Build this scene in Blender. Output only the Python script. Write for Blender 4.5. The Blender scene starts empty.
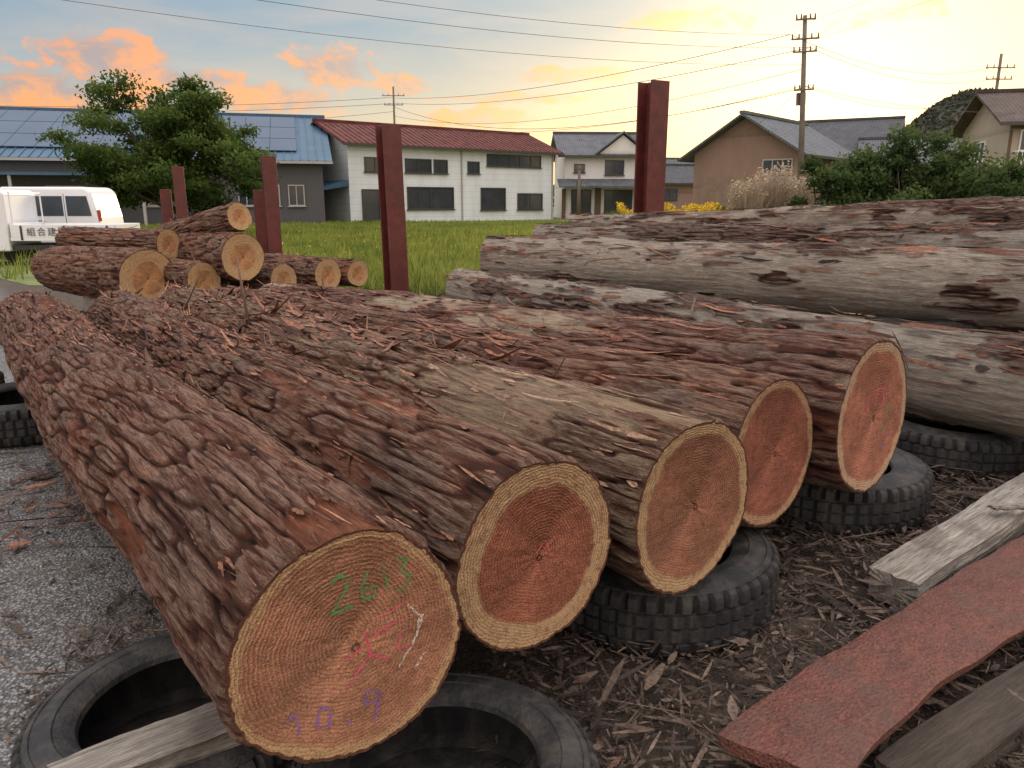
import bpy, bmesh, math, random
import numpy as np
from mathutils import Vector, Matrix
random.seed(5)
rng=np.random.default_rng(11)
S=bpy.context.scene
COL=S.collection

# ---------------------------------------------------------------- helpers
def link(o,parent=None):
    COL.objects.link(o)
    if parent: o.parent=parent
    return o
def empty(name,loc=(0,0,0),rz=0):
    e=bpy.data.objects.new(name,None); e.location=loc; e.rotation_euler=(0,0,rz)
    e.empty_display_size=.2
    return link(e)
def mesh_np(name,V,F,mats,smooth=False,mi=None,attrs=None,parent=None):
    if not isinstance(F,list): F=[F]
    me=bpy.data.meshes.new(name)
    V=np.asarray(V,dtype=np.float32)
    me.vertices.add(len(V)); me.vertices.foreach_set('co',V.ravel())
    loops=np.concatenate([f.ravel() for f in F]).astype(np.int32)
    tot=np.concatenate([np.full(len(f),f.shape[1]) for f in F]).astype(np.int32)
    start=np.concatenate([[0],np.cumsum(tot)[:-1]]).astype(np.int32)
    me.loops.add(len(loops)); me.loops.foreach_set('vertex_index',loops)
    me.polygons.add(len(tot)); me.polygons.foreach_set('loop_start',start)
    try: me.polygons.foreach_set('loop_total',tot)
    except Exception: pass
    if mi is not None: me.polygons.foreach_set('material_index',np.asarray(mi,dtype=np.int32))
    me.polygons.foreach_set('use_smooth',np.full(len(tot),smooth))
    if attrs:
        for k,a in attrs.items():
            at=me.attributes.new(k,'FLOAT','POINT'); at.data.foreach_set('value',np.asarray(a,dtype=np.float32).ravel())
    me.update(calc_edges=True); me.validate()
    for m in (mats if isinstance(mats,(list,tuple)) else [mats]): me.materials.append(m)
    o=bpy.data.objects.new(name,me)
    return link(o,parent)

class MB:
    def __init__(s): s.v=[];s.f=[];s.m=[]
    def add(s,vs,fs,m=0):
        b=len(s.v); s.v+= [tuple(v) for v in vs]; s.f+=[[i+b for i in f] for f in fs]; s.m+=[m]*len(fs)
    def box(s,x0,x1,y0,y1,z0,z1,m=0,M=None):
        vs=[Vector(p) for p in [(x0,y0,z0),(x1,y0,z0),(x1,y1,z0),(x0,y1,z0),(x0,y0,z1),(x1,y0,z1),(x1,y1,z1),(x0,y1,z1)]]
        if M is not None: vs=[M@v for v in vs]
        s.add(vs,[(0,3,2,1),(4,5,6,7),(0,1,5,4),(1,2,6,5),(2,3,7,6),(3,0,4,7)],m)
    def prism(s,poly,y0,y1,m=0,axis='y'):
        n=len(poly)
        if axis=='y': vs=[(x,y0,z) for x,z in poly]+[(x,y1,z) for x,z in poly]
        else: vs=[(y0,x,z) for x,z in poly]+[(y1,x,z) for x,z in poly]
        fs=[tuple(range(n)),tuple(range(2*n-1,n-1,-1))]+[(i,(i+1)%n,(i+1)%n+n,i+n) for i in range(n)]
        s.add(vs,fs,m)
    def tube(s,pts,rad,m=0,seg=8):
        pts=[Vector(p) for p in pts]; n=len(pts)
        if not isinstance(rad,(list,tuple)): rad=[rad]*n
        vs=[];fs=[]
        for i,p in enumerate(pts):
            d=(pts[min(i+1,n-1)]-pts[max(i-1,0)]).normalized()
            u=d.cross(Vector((0.01,0.02,1)));
            if u.length<.1: u=d.cross(Vector((1,0,0)))
            u.normalize(); w=d.cross(u)
            for k in range(seg):
                a=2*math.pi*k/seg; vs.append(p+(u*math.cos(a)+w*math.sin(a))*rad[i])
        for i in range(n-1):
            for k in range(seg):
                k2=(k+1)%seg; fs.append((i*seg+k,i*seg+k2,(i+1)*seg+k2,(i+1)*seg+k))
        fs.append(tuple(range(seg))); fs.append(tuple((n-1)*seg+k for k in range(seg)))
        s.add(vs,fs,m)
    def obj(s,name,mats,parent=None,smooth=False,bevel=0,loc=None):
        me=bpy.data.meshes.new(name); me.from_pydata(s.v,[],s.f)
        me.polygons.foreach_set('material_index',s.m)
        me.polygons.foreach_set('use_smooth',[smooth]*len(s.f)); me.update()
        for m in (mats if isinstance(mats,(list,tuple)) else [mats]): me.materials.append(m)
        bm=bmesh.new(); bm.from_mesh(me); bmesh.ops.recalc_face_normals(bm,faces=bm.faces); bm.to_mesh(me); bm.free()
        o=bpy.data.objects.new(name,me)
        if loc: o.location=loc
        link(o,parent)
        if bevel:
            md=o.modifiers.new('bevel','BEVEL'); md.width=bevel; md.segments=2; md.limit_method='ANGLE'
        return o

# ---- node helpers
def N(nt,t,ins=None,**props):
    n=nt.nodes.new(t)
    for k,v in props.items(): setattr(n,k,v)
    if ins:
        for k,v in ins.items():
            if isinstance(v,bpy.types.NodeSocket): nt.links.new(v,n.inputs[k])
            else: n.inputs[k].default_value=v
    return n
def MA(nt,op,a,b=0.0,c=None,clamp=False):
    n=N(nt,'ShaderNodeMath',{0:a,1:b},operation=op,use_clamp=clamp)
    if c is not None:
        if isinstance(c,bpy.types.NodeSocket): nt.links.new(c,n.inputs[2])
        else: n.inputs[2].default_value=c
    return n.outputs[0]
def MIX(nt,f,a,b,blend='MIX'):
    def c(x): return x if isinstance(x,bpy.types.NodeSocket) else (*x,1)
    return N(nt,'ShaderNodeMix',{0:f,6:c(a),7:c(b)},data_type='RGBA',blend_type=blend).outputs[2]
def MR(nt,v,a,b,c=0.0,d=1.0,smooth=False):
    return N(nt,'ShaderNodeMapRange',{0:v,1:a,2:b,3:c,4:d},interpolation_type='SMOOTHSTEP' if smooth else 'LINEAR').outputs[0]
def coords(nt,kind='Object',scale=(1,1,1)):
    tc=N(nt,'ShaderNodeTexCoord')
    return N(nt,'ShaderNodeMapping',{0:tc.outputs[kind],3:scale}).outputs[0]
def noise(nt,vec,scale,detail=3,rough=.6,dist=0):
    return N(nt,'ShaderNodeTexNoise',{'Vector':vec,'Scale':scale,'Detail':detail,'Roughness':rough,'Distortion':dist}).outputs[0]
def newmat(name):
    m=bpy.data.materials.new(name); m.use_nodes=True; nt=m.node_tree
    return m,nt,nt.nodes['Principled BSDF']
def bump(nt,p,h,strength=.5,dist=.01):
    b=N(nt,'ShaderNodeBump',{'Height':h,'Strength':strength,'Distance':dist}); nt.links.new(b.outputs[0],p.inputs['Normal'])
def simple(name,col,rough=.6,var=.25,scale=4,metal=0,bmp=0,bscale=60,spec=.5,dirt=None,dfac=.7,dlo=.48):
    m,nt,p=newmat(name); v=coords(nt)
    n=noise(nt,v,scale,4,.65)
    c=MIX(nt,MR(nt,n,.3,.7),[x*(1-var) for x in col],[min(1,x*(1+var)) for x in col])
    if dirt:
        n2=noise(nt,coords(nt,'Object',(1,1,.25)),scale*1.7,4,.7)
        c=MIX(nt,MR(nt,n2,dlo,.72,0,dfac),c,dirt)
    nt.links.new(c,p.inputs['Base Color']); p.inputs['Roughness'].default_value=rough; p.inputs['Metallic'].default_value=metal
    p.inputs['Specular IOR Level'].default_value=spec
    if bmp: bump(nt,p,noise(nt,v,bscale,3,.6),bmp,.01)
    return m

# ---------------------------------------------------------------- materials
def bark_mat(name,red,ridge,peel,crackc=(.085,.027,.015),dark=(.022,.010,.007),graymix=(.44,.70),greyc=(.22,.17,.14)):
    m,nt,p=newmat(name)
    crack=N(nt,'ShaderNodeAttribute',attribute_name='crack').outputs['Fac']
    pl=N(nt,'ShaderNodeAttribute',attribute_name='peel').outputs['Fac']
    hgt=N(nt,'ShaderNodeAttribute',attribute_name='hgt').outputs['Fac']
    big=noise(nt,coords(nt,'Object',(1.0,3.5,3.5)),1.7,4,.7)
    mid=noise(nt,coords(nt,'Object',(1,9,9)),6.5,4,.72,.25)
    fine=noise(nt,coords(nt,'Object',(1,22,22)),15,4,.8)
    c=MIX(nt,MR(nt,MA(nt,'ADD',MA(nt,'MULTIPLY',hgt,.5),MA(nt,'MULTIPLY',mid,.45)),graymix[0],graymix[1]),red,ridge)
    c=MIX(nt,MR(nt,big,.47,.62,0,.7),c,greyc)
    c=MIX(nt,MR(nt,big,.30,.44,.8,0),c,[red[0]*1.25,red[1]*.95,red[2]*.8])
    c=MIX(nt,MR(nt,mid,.36,.60),MIX(nt,1.0,c,(.36,.27,.23),'MULTIPLY'),c)
    c=MIX(nt,MR(nt,hgt,.0,.38,.7,0),c,crackc)
    c=MIX(nt,MR(nt,fine,.54,.72,0,.75),c,[min(1,x*1.5+.07) for x in ridge])
    c=MIX(nt,MR(nt,fine,.36,.49,.85,0),c,[x*.7 for x in crackc])
    c=MIX(nt,MR(nt,crack,.1,.7,0,.85),c,crackc)
    c=MIX(nt,MR(nt,crack,.65,1.0,0,.9),c,dark)
    pc=MIX(nt,MR(nt,mid,.3,.66),[x*.45 for x in peel],[min(1,x*1.15) for x in peel])
    pc=MIX(nt,MR(nt,fine,.36,.54,.85,0),pc,[x*.36 for x in peel])
    pc=MIX(nt,MR(nt,big,.54,.70,0,.6),pc,[red[0]*1.1,red[1]*1.0,red[2]])
    c=MIX(nt,pl,c,pc)
    nt.links.new(c,p.inputs['Base Color']); p.inputs['Roughness'].default_value=.88
    p.inputs['Specular IOR Level'].default_value=.2
    bump(nt,p,MA(nt,'ADD',MA(nt,'MULTIPLY',fine,1.4),mid),1.0,.022)
    return m
def face_mat(name,heart,sap,hr=.78,pith=(0,0),ring=.009,seed=0):
    m,nt,p=newmat(name)
    rad=N(nt,'ShaderNodeAttribute',attribute_name='rad').outputs['Fac']
    tc=N(nt,'ShaderNodeTexCoord')
    pos=N(nt,'ShaderNodeMapping',{0:tc.outputs['Object'],1:(0,-pith[0],-pith[1]),3:(0,1,1)}).outputs[0]
    ln=N(nt,'ShaderNodeVectorMath',{0:pos},operation='LENGTH').outputs['Value']
    n1=noise(nt,pos,6+seed*.3,3,.6)
    r=MA(nt,'ADD',ln,MA(nt,'MULTIPLY',n1,.05))
    fr=MA(nt,'FRACT',MA(nt,'DIVIDE',r,ring))
    rn=MR(nt,fr,.35,1.0,0,1)
    rvar=noise(nt,N(nt,'ShaderNodeCombineXYZ',{0:MA(nt,'MULTIPLY',r,22)}).outputs[0],2.2,2,.8)
    n2=noise(nt,pos,190,2,.7); n3=noise(nt,pos,38,4,.8)
    rr=MA(nt,'ADD',rad,MR(nt,n1,.3,.7,-.04,.04))
    hc=MIX(nt,MR(nt,n1,.35,.65),[x*.66 for x in heart],[min(1,x*1.2) for x in heart])
    hc=MIX(nt,MR(nt,ln,.0,.04,.3,0),hc,[min(1,heart[0]*1.2),heart[1]*1.3,heart[2]*1.3])
    c=MIX(nt,MR(nt,rr,hr-.03,hr+.03,smooth=True),hc,sap)
    c=MIX(nt,MA(nt,'MULTIPLY',rn,MR(nt,rvar,.35,.62,.3,.9)),c,MIX(nt,1.0,c,(.44,.30,.25),'MULTIPLY'))
    c=MIX(nt,MR(nt,n2,.5,.72,0,.5),c,[min(1,sap[0]*1.1),min(1,sap[1]*1.1),min(1,sap[2]*1.15)])
    c=MIX(nt,MR(nt,n2,.30,.45,.7,0),c,[x*.3 for x in heart])
    c=MIX(nt,MR(nt,n3,.32,.50,.7,0),c,[x*.42 for x in heart])
    saw=noise(nt,N(nt,'ShaderNodeMapping',{0:tc.outputs['Object'],2:(.5+seed,0,0),3:(0,3,60)}).outputs[0],3,2,.6)
    c=MIX(nt,MR(nt,saw,.52,.7,0,.4),c,[min(1,x*1.5) for x in heart])
    c=MIX(nt,MR(nt,MA(nt,'ADD',rad,MR(nt,n1,.3,.7,-.008,.008)),.968,.976),c,(.12,.052,.033))
    nt.links.new(c,p.inputs['Base Color']); p.inputs['Roughness'].default_value=.88; p.inputs['Specular IOR Level'].default_value=.2
    bump(nt,p,MA(nt,'ADD',n2,MA(nt,'ADD',MA(nt,'MULTIPLY',rn,.5),n3)),1.0,.010)
    return m
def weather_wood(name,col):
    m,nt,p=newmat(name)
    a=noise(nt,coords(nt,'Object',(1,14,14)),5,5,.7,.4); b=noise(nt,coords(nt,'Object',(1,40,40)),9,4,.7); g=noise(nt,coords(nt),5,4)
    c=MIX(nt,MR(nt,a,.3,.7),[x*.35 for x in col],[min(1,x*1.25) for x in col])
    c=MIX(nt,MR(nt,b,.34,.48,.85,0),c,(.03,.025,.02)); c=MIX(nt,MR(nt,g,.52,.72,0,.6),c,(.10,.075,.06))
    nt.links.new(c,p.inputs['Base Color']); p.inputs['Roughness'].default_value=.85
    bump(nt,p,MA(nt,'ADD',a,b),1,.012); return m
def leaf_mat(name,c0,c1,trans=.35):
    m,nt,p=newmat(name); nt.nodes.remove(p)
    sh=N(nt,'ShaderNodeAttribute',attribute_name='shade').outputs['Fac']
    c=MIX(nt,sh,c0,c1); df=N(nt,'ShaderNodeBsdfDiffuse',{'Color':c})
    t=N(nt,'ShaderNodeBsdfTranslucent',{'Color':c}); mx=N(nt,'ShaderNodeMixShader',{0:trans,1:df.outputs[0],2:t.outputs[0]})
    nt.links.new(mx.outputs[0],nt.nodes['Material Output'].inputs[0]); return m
def strip_mat(name,c0,c1):
    m,nt,p=newmat(name)
    sh=N(nt,'ShaderNodeAttribute',attribute_name='shade').outputs['Fac']
    n=noise(nt,coords(nt),60,3,.7)
    c=MIX(nt,MA(nt,'POWER',sh,1.6),c0,c1); c=MIX(nt,MR(nt,n,.35,.6,.7,0),c,[x*.5 for x in c0])
    nt.links.new(c,p.inputs['Base Color']); p.inputs['Roughness'].default_value=.85; bump(nt,p,n,.6,.006); return m

B1=bark_mat('bark_red_brown',(.29,.098,.050),(.37,.235,.175),(.36,.13,.07),greyc=(.27,.18,.14))
B2=bark_mat('bark_brown',(.28,.108,.060),(.36,.235,.17),(.38,.16,.095))
B3=bark_mat('bark_brown_tan',(.27,.115,.07),(.39,.285,.20),(.46,.33,.22),greyc=(.30,.23,.17))
B5=bark_mat('bark_half_peeled',(.22,.07,.047),(.33,.215,.17),(.54,.42,.31))
BG=bark_mat('bark_weathered_grey',(.14,.062,.046),(.25,.18,.15),(.50,.43,.36),(.05,.024,.017),greyc=(.20,.155,.135))
BG2=bark_mat('bark_weathered_dark',(.14,.07,.053),(.24,.18,.155),(.42,.37,.32),(.05,.024,.017),greyc=(.20,.16,.14))
F1=face_mat('sawn_end_orange',(.45,.21,.125),(.56,.365,.19),.90,(.02,.03),.0095,0)
F2=face_mat('sawn_end_red_heart',(.34,.115,.070),(.55,.375,.205),.74,(-.01,.02),.009,1)
F3=face_mat('sawn_end_brown_heart',(.34,.145,.09),(.57,.40,.22),.84,(.01,0),.009,2)
F4=face_mat('sawn_end_dark',(.33,.115,.075),(.52,.34,.20),.87,(0,.02),.009,3)
F5=face_mat('sawn_end_pale_rim',(.46,.18,.115),(.60,.43,.28),.86,(0,0),.011,4)
FS=face_mat('sawn_end_small',(.56,.28,.13),(.62,.42,.22),.55,(0,0),.014,5)
RUB=simple('tyre_rubber',(.018,.018,.020),.68,.35,7,bmp=.45,bscale=60,dirt=(.085,.075,.065),dfac=.75,dlo=.44,spec=.4)
STEEL=simple('rust_painted_steel',(.105,.020,.017),.5,.4,5,bmp=.2,bscale=40,dirt=(.06,.02,.015))
GWOOD=weather_wood('weathered_timber',(.46,.42,.37)); DWOOD=weather_wood('dark_old_timber',(.10,.078,.06))
CONC=simple('concrete',(.30,.29,.27),.9,.25,8,bmp=.4)
GLASS=simple('window_glass',(.035,.045,.055),.15,.3,1.2,spec=.6)
ALU=simple('window_frame',(.35,.34,.33),.45,.1); WFR=simple('white_window_frame',(.7,.7,.7),.45,.05)
DARKF=simple('dark_frame',(.05,.045,.04),.5,.1)

# ---------------------------------------------------------------- noise (numpy)
def lat(t,s,nt_,ns_,seed):
    nt_=max(2,int(nt_)); ns_=max(2,int(ns_))
    g=np.random.default_rng(seed).random((nt_,ns_+3))
    a=(t%1.0)*nt_; b=np.clip(s,0,1)*ns_
    i=np.floor(a).astype(int); j=np.floor(b).astype(int); fa=a-i; fb=b-j
    fa=fa*fa*(3-2*fa); fb=fb*fb*(3-2*fb)
    i0=i%nt_; i1=(i+1)%nt_
    return (g[i0,j]*(1-fa)+g[i1,j]*fa)*(1-fb)+(g[i0,j+1]*(1-fa)+g[i1,j+1]*fa)*fb
def sst(a,b,x):
    t=np.clip((x-a)/(b-a),0,1); return t*t*(3-2*t)

def make_log(name,P0,P1,R0,R1,bark,face,seed,nt=224,ns=520,peel=.6,amp=.012,lump=.02,wob=.02,swell=.0):
    P0=Vector(P0);P1=Vector(P1); L=(P1-P0).length; X=(P1-P0).normalized(); Y=Vector((0,0,1)).cross(X).normalized(); Z=X.cross(Y)
    M=Matrix.Translation(P0)@Matrix((X,Y,Z)).transposed().to_4x4()
    u=np.linspace(0,1,ns)**1.45
    T,Sg=np.meshgrid(np.arange(nt)/nt,u); Rm=(R0+R1)/2; C=2*math.pi*Rm
    base=R0+(R1-R0)*Sg + swell*np.exp(-Sg*L/.5)
    base=base+lump*(lat(T,Sg,5,L/.7,seed)-.5)+lump*.4*(lat(T,Sg,11,L/.3,seed+1)-.5)
    # long fibrous strands: stretched about 1:10, two gentle opposite slants woven together
    Tw=T+ .014*(lat(T,Sg,6,L/.5,seed+2)-.5)+.006*(lat(T,Sg,30,L/.16,seed+3)-.5)
    sk=.030*L/C
    Ta=Tw+Sg*sk; Tb=Tw-Sg*sk
    n1=lat(Ta,Sg,C/.030,L/.30,seed+4); n2=lat(Tb,Sg,C/.021,L/.24,seed+5); n3=lat(Tw,Sg,C/.013,L/.13,seed+6); n4=lat(Ta,Sg,C/.017,L/.34,seed+13)
    r1=1-np.abs(2*n1-1); r2=1-np.abs(2*n2-1)
    c1=sst(.72,.99,r1); c2=sst(.76,.99,r2)
    stp=lat(T,Sg,C/.035,L/.06,seed+14)
    crack=np.clip(c1*.8+c2*.55,0,1.15)*sst(.1,.4,lat(T,Sg,14,L/.15,seed+15)+.15)
    h=.80*(1-c1)+.50*(1-c2)+.85*n4+.50*n3+.35*stp
    h=h-1.40
    hg=np.clip(.5+h*.45,0,1)
    pm=.50*lat(T,Sg,4,L/.75,seed+8)+.22*lat(Tw,Sg,12,L/.4,seed+9)+.18*lat(Tw,Sg,34,L/.30,seed+10)+.10*lat(Tw,Sg,80,L/.14,seed+11)
    pk=sst(peel,peel+.02,pm)
    edge=sst(0,.035,Sg*L)
    rad=base+amp*(.35+.65*edge)*(h*(1-pk)+pk*(-.9+.4*lat(Tw,Sg,C/.025,L/.35,seed+12)+.25*n3))
    crack=crack*(1-.9*pk)
    rad=rad-(1-sst(0,.010,Sg*L))*.003
    cy=wob*np.sin(Sg*math.pi*1.0+seed)*np.sin(Sg*math.pi); cz=wob*.6*np.sin(Sg*math.pi*2+seed*2)*np.sin(Sg*math.pi)
    th=T*2*math.pi
    V=np.stack([Sg*L,rad*np.cos(th)+cy,rad*np.sin(th)+cz],-1).reshape(-1,3)
    idx=np.arange(nt*ns).reshape(ns,nt); a=idx[:-1];b=idx[1:]
    F=np.stack([a,np.roll(a,-1,1),np.roll(b,-1,1),b],-1).reshape(-1,4)
    mi=[np.zeros(len(F))]; Vs=[V];Fs=[F]; At=[crack.ravel()];Ap=[pk.ravel()];Ah=[hg.ravel()];Ar=[np.ones(len(V))]; off=len(V)
    for e,row,K in ((0,0,34),(1,ns-1,8)):
        ring=V.reshape(ns,nt,3)[row]; c=ring.mean(0)
        rho=np.linspace(0,1,K+1)[1:]
        P=c+(ring-c)[None]*rho[:,None,None]
        jit=.004*(lat(np.broadcast_to(np.arange(nt)/nt,(K,nt)),np.broadcast_to(rho[:,None],(K,nt)),40,12,seed+20)-.5)*(rho[:,None]<.99)
        P[:,:,0]+=jit
        VV=np.concatenate([P.reshape(-1,3),c[None]]); id2=np.arange(K*nt).reshape(K,nt)+off
        a=id2[:-1];b=id2[1:]; FF=np.stack([a,np.roll(a,-1,1),np.roll(b,-1,1),b],-1).reshape(-1,4)
        cen=off+K*nt; r0=id2[0]; tri=np.stack([np.full(nt,cen),r0,np.roll(r0,-1)],-1)
        Vs.append(VV); Fs.append(FF); Fs.append(tri); mi+= [np.ones(len(FF)),np.ones(len(tri))]
        At.append(np.zeros(len(VV)));Ap.append(np.zeros(len(VV)));Ah.append(np.zeros(len(VV)));Ar.append(np.concatenate([np.repeat(rho,nt),[0]])); off+=len(VV)
    o=mesh_np(name,np.concatenate(Vs),Fs,[bark,face],True,np.concatenate(mi),{'crack':np.concatenate(At),'peel':np.concatenate(Ap),'hgt':np.concatenate(Ah),'rad':np.concatenate(Ar)})
    o.matrix_world=M
    o['L']=L;o['R0']=R0;o['R1']=R1
    return o

# ribbons (bark shreds) --------------------------------------------------
def ribbons(name,C,D,U,Ln,W,curl,mat,parent=None,seg=5,wv=.35):
    n=len(C); k=np.linspace(-.5,.5,seg+1)
    Sd=np.cross(D,U); Sd/=np.linalg.norm(Sd,axis=1,keepdims=True)+1e-9
    wob=(rng.random((n,1))-.5)*wv
    P=C[:,None]+D[:,None]*(k[None,:,None]*Ln[:,None,None])+U[:,None]*((k[None,:]**2)*4*curl[:,None])[...,None]+Sd[:,None]*(np.sin(k[None,:]*4+wob*6)*Ln[:,None]*.2*wob)[...,None]
    prof=(1-(np.abs(k)*2)**3*.7)
    w=W[:,None]*prof[None]*(0.6+.8*rng.random((n,seg+1)))
    tw=(rng.random((n,1))-.5)*1.2
    ww=Sd[:,None]*np.cos(tw)[...,None]+U[:,None]*np.sin(tw)[...,None]
    A=P+ww*w[...,None]*.5; B=P-ww*w[...,None]*.5
    V=np.stack([A,B],2).reshape(-1,3)
    b=(np.arange(n)*(seg+1)*2)[:,None]+np.arange(seg)[None]*2
    F=np.stack([b,b+1,b+3,b+2],-1).reshape(-1,4)
    sh=np.repeat(rng.random(n),(seg+1)*2)
    return mesh_np(name,V,F,mat,False,None,{'shade':sh},parent)
STR_R=strip_mat('bark_shred_red',(.08,.028,.017),(.38,.17,.10))
STR_T=strip_mat('bark_shred_tan',(.10,.04,.025),(.42,.27,.18))
STR_G=strip_mat('bark_shred_brown',(.032,.022,.017),(.23,.165,.125))
def log_strips(o,n,s0,s1,lenr=(.06,.4),wr=(.003,.02),lift=.03,mat=None,arc=(-1.3,1.3),wild=.06):
    L=o['L'];R0=o['R0'];R1=o['R1']
    Ln=lenr[0]+(lenr[1]-lenr[0])*rng.random(n)**2; W=wr[0]+(wr[1]-wr[0])*rng.random(n)**1.5
    s=np.maximum((s0+(s1-s0)*rng.random(n))*L,Ln*.55)
    a=math.pi/2+arc[0]+(arc[1]-arc[0])*rng.random(n)
    R=R0+(R1-R0)*s/L+.003+rng.random(n)**3*.014
    U=np.stack([np.zeros(n),np.cos(a),np.sin(a)],-1)
    C=np.stack([s,R*np.cos(a),R*np.sin(a)],-1)
    sk=(rng.random(n)-.5)*.3+(rng.random(n)<wild)*(rng.random(n)-.5)*2.0
    Tn=np.stack([np.zeros(n),-np.sin(a),np.cos(a)],-1); D=np.stack([np.cos(sk),0*sk,0*sk],-1)+Tn*np.sin(sk)[:,None]
    cr=(rng.random(n)**3-.05)*lift*(Ln/.2)
    return ribbons('loose_bark_strips',C,D,U,Ln,W,cr,mat or STR_R,o,wv=.2)

# chalk ------------------------------------------------------------------
def chalk_mat(name,c):
    m,nt,p=newmat(name); nt.links.new(MIX(nt,noise(nt,coords(nt),30),[x*.8 for x in c],c),p.inputs['Base Color']); p.inputs['Roughness'].default_value=.9
    a=MR(nt,noise(nt,coords(nt),170,3,.8),.42,.58); nt.links.new(a,p.inputs['Alpha']); return m
CH={'green':chalk_mat('crayon_green',(.07,.28,.09)),'pink':chalk_mat('crayon_pink',(.80,.09,.20)),'white':chalk_mat('crayon_white',(.75,.66,.58)),'purple':chalk_mat('crayon_purple',(.28,.13,.42))}
def chalk(o,col,strokes,w=.006):
    vs=[];fs=[]
    for st in strokes:
        p=np.array(st,float); q=[p[0]]
        for i in range(len(p)-1):
            for k in range(1,5): q.append(p[i]+(p[i+1]-p[i])*k/4+rng.normal(0,.0014,2))
        q=np.array(q); d=np.gradient(q,axis=0); d/=np.linalg.norm(d,axis=1,keepdims=True)+1e-9; nn=np.stack([-d[:,1],d[:,0]],-1)
        b=len(vs)
        for i in range(len(q)):
            ww=w*(.7+.5*random.random())*.5
            for sg in (1,-1):
                r=q[i]+nn[i]*ww*sg; vs.append((-.0035,-r[0],r[1]))
        for i in range(len(q)-1): fs.append((b+2*i,b+2*i+1,b+2*i+3,b+2*i+2))
    mesh_np('crayon_mark_'+col,np.array(vs),np.array(fs),CH[col],False,None,None,o)

# ---------------------------------------------------------------- main row of logs
l1=make_log('cedar_log',(-.345,1.504,.585),(-3.98,6.25,.56),.277,.265,B1,F1,101,nt=400,ns=760,peel=.72,amp=.015,lump=.03,wob=.05)
l2=make_log('cedar_log',(.075,1.93,.583),(-3.36,6.45,.55),.278,.24,B2,F2,202,nt=380,ns=700,peel=.74,amp=.015,lump=.028,wob=.02)
l3=make_log('cedar_log',(.595,2.30,.589),(-3.06,6.98,.545),.289,.235,B3,F3,303,nt=340,ns=620,peel=.56,amp=.014,lump=.035,wob=.03)
l4=make_log('cedar_log',(1.02,2.80,.595),(-2.70,7.20,.53),.290,.22,B2,F4,404,nt=300,ns=520,peel=.70,amp=.013,lump=.025,wob=.02)
l5=make_log('cedar_log',(1.555,3.14,.635),(-2.35,7.50,.53),.332,.23,B5,F5,505,nt=300,ns=560,peel=.50,amp=.014,lump=.03,wob=.02)
log_strips(l1,1900,.0,1,(.03,.18),(.003,.012),.010,STR_R)
log_strips(l1,220,.25,.95,(.08,.4),(.005,.020),.045)
log_strips(l2,1700,.0,1,(.03,.18),(.003,.012),.010)
log_strips(l2,340,.35,1,(.08,.5),(.004,.026),.05)
log_strips(l3,1300,.0,1,(.04,.3),(.004,.018),.016,STR_T)
log_strips(l3,520,.2,1,(.1,.55),(.005,.032),.055,STR_R,wild=.15)
log_strips(l4,1000,.0,1,(.04,.3),(.004,.018),.016)
log_strips(l4,320,.2,1,(.1,.5),(.005,.028),.05,STR_R,wild=.12)
log_strips(l5,700,.0,1,(.04,.3),(.004,.020),.016)
log_strips(l5,200,.12,1,(.1,.5),(.006,.03),.04)
chalk(l1,'green',[[(-.055,.165),(-.03,.185),(-.01,.165),(-.03,.13),(-.06,.10),(-.005,.105)],[(.035,.175),(.015,.14),(.02,.11),(.045,.11),(.05,.13),(.02,.135)],[(.075,.18),(.08,.11)],[(.105,.18),(.135,.175),(.115,.15),(.14,.13),(.12,.10),(.10,.11)]],.008)
chalk(l1,'pink',[[(-.03,-.02),(.06,.02),(.12,.03)],[(.02,.03),(.03,-.03),(-.03,-.09)],[(.03,-.03),(.08,-.06)],[(.05,.05),(.13,.07)],[(.11,.0),(.10,-.04),(.14,-.05)]],.006)
chalk(l1,'white',[[(.10,-.09),(.14,-.04),(.17,.02)],[(.14,-.11),(.17,-.08)],[(.13,.06),(.16,.02),(.15,-.03)]],.006)
chalk(l1,'purple',[[(-.17,-.11),(-.15,-.095),(-.145,-.155)],[(-.095,-.11),(-.07,-.125),(-.075,-.165),(-.105,-.155),(-.095,-.11)],[(-.035,-.175),(-.028,-.18)],[(.05,-.13),(.015,-.12),(.01,-.15),(.045,-.155),(.05,-.13),(.03,-.205)]],.007)
chalk(l2,'pink',[[(-.02,.02),(.02,.05),(.04,.0)]],.004)
chalk(l5,'pink',[[(-.08,.12),(-.08,.05)],[(-.03,.13),(.01,.13),(-.01,.06)],[(.04,.13),(.08,.12),(.05,.10),(.08,.08),(.05,.05)]],.011)
chalk(l5,'green',[[(.09,.02),(.13,.05),(.10,-.03)],[(.14,-.02),(.17,.03)],[(.08,-.07),(.14,-.05)]],.010)
chalk(l5,'purple',[[(.13,-.12),(.16,-.08)],[(.10,-.15),(.15,-.14)]],.009)

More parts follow.
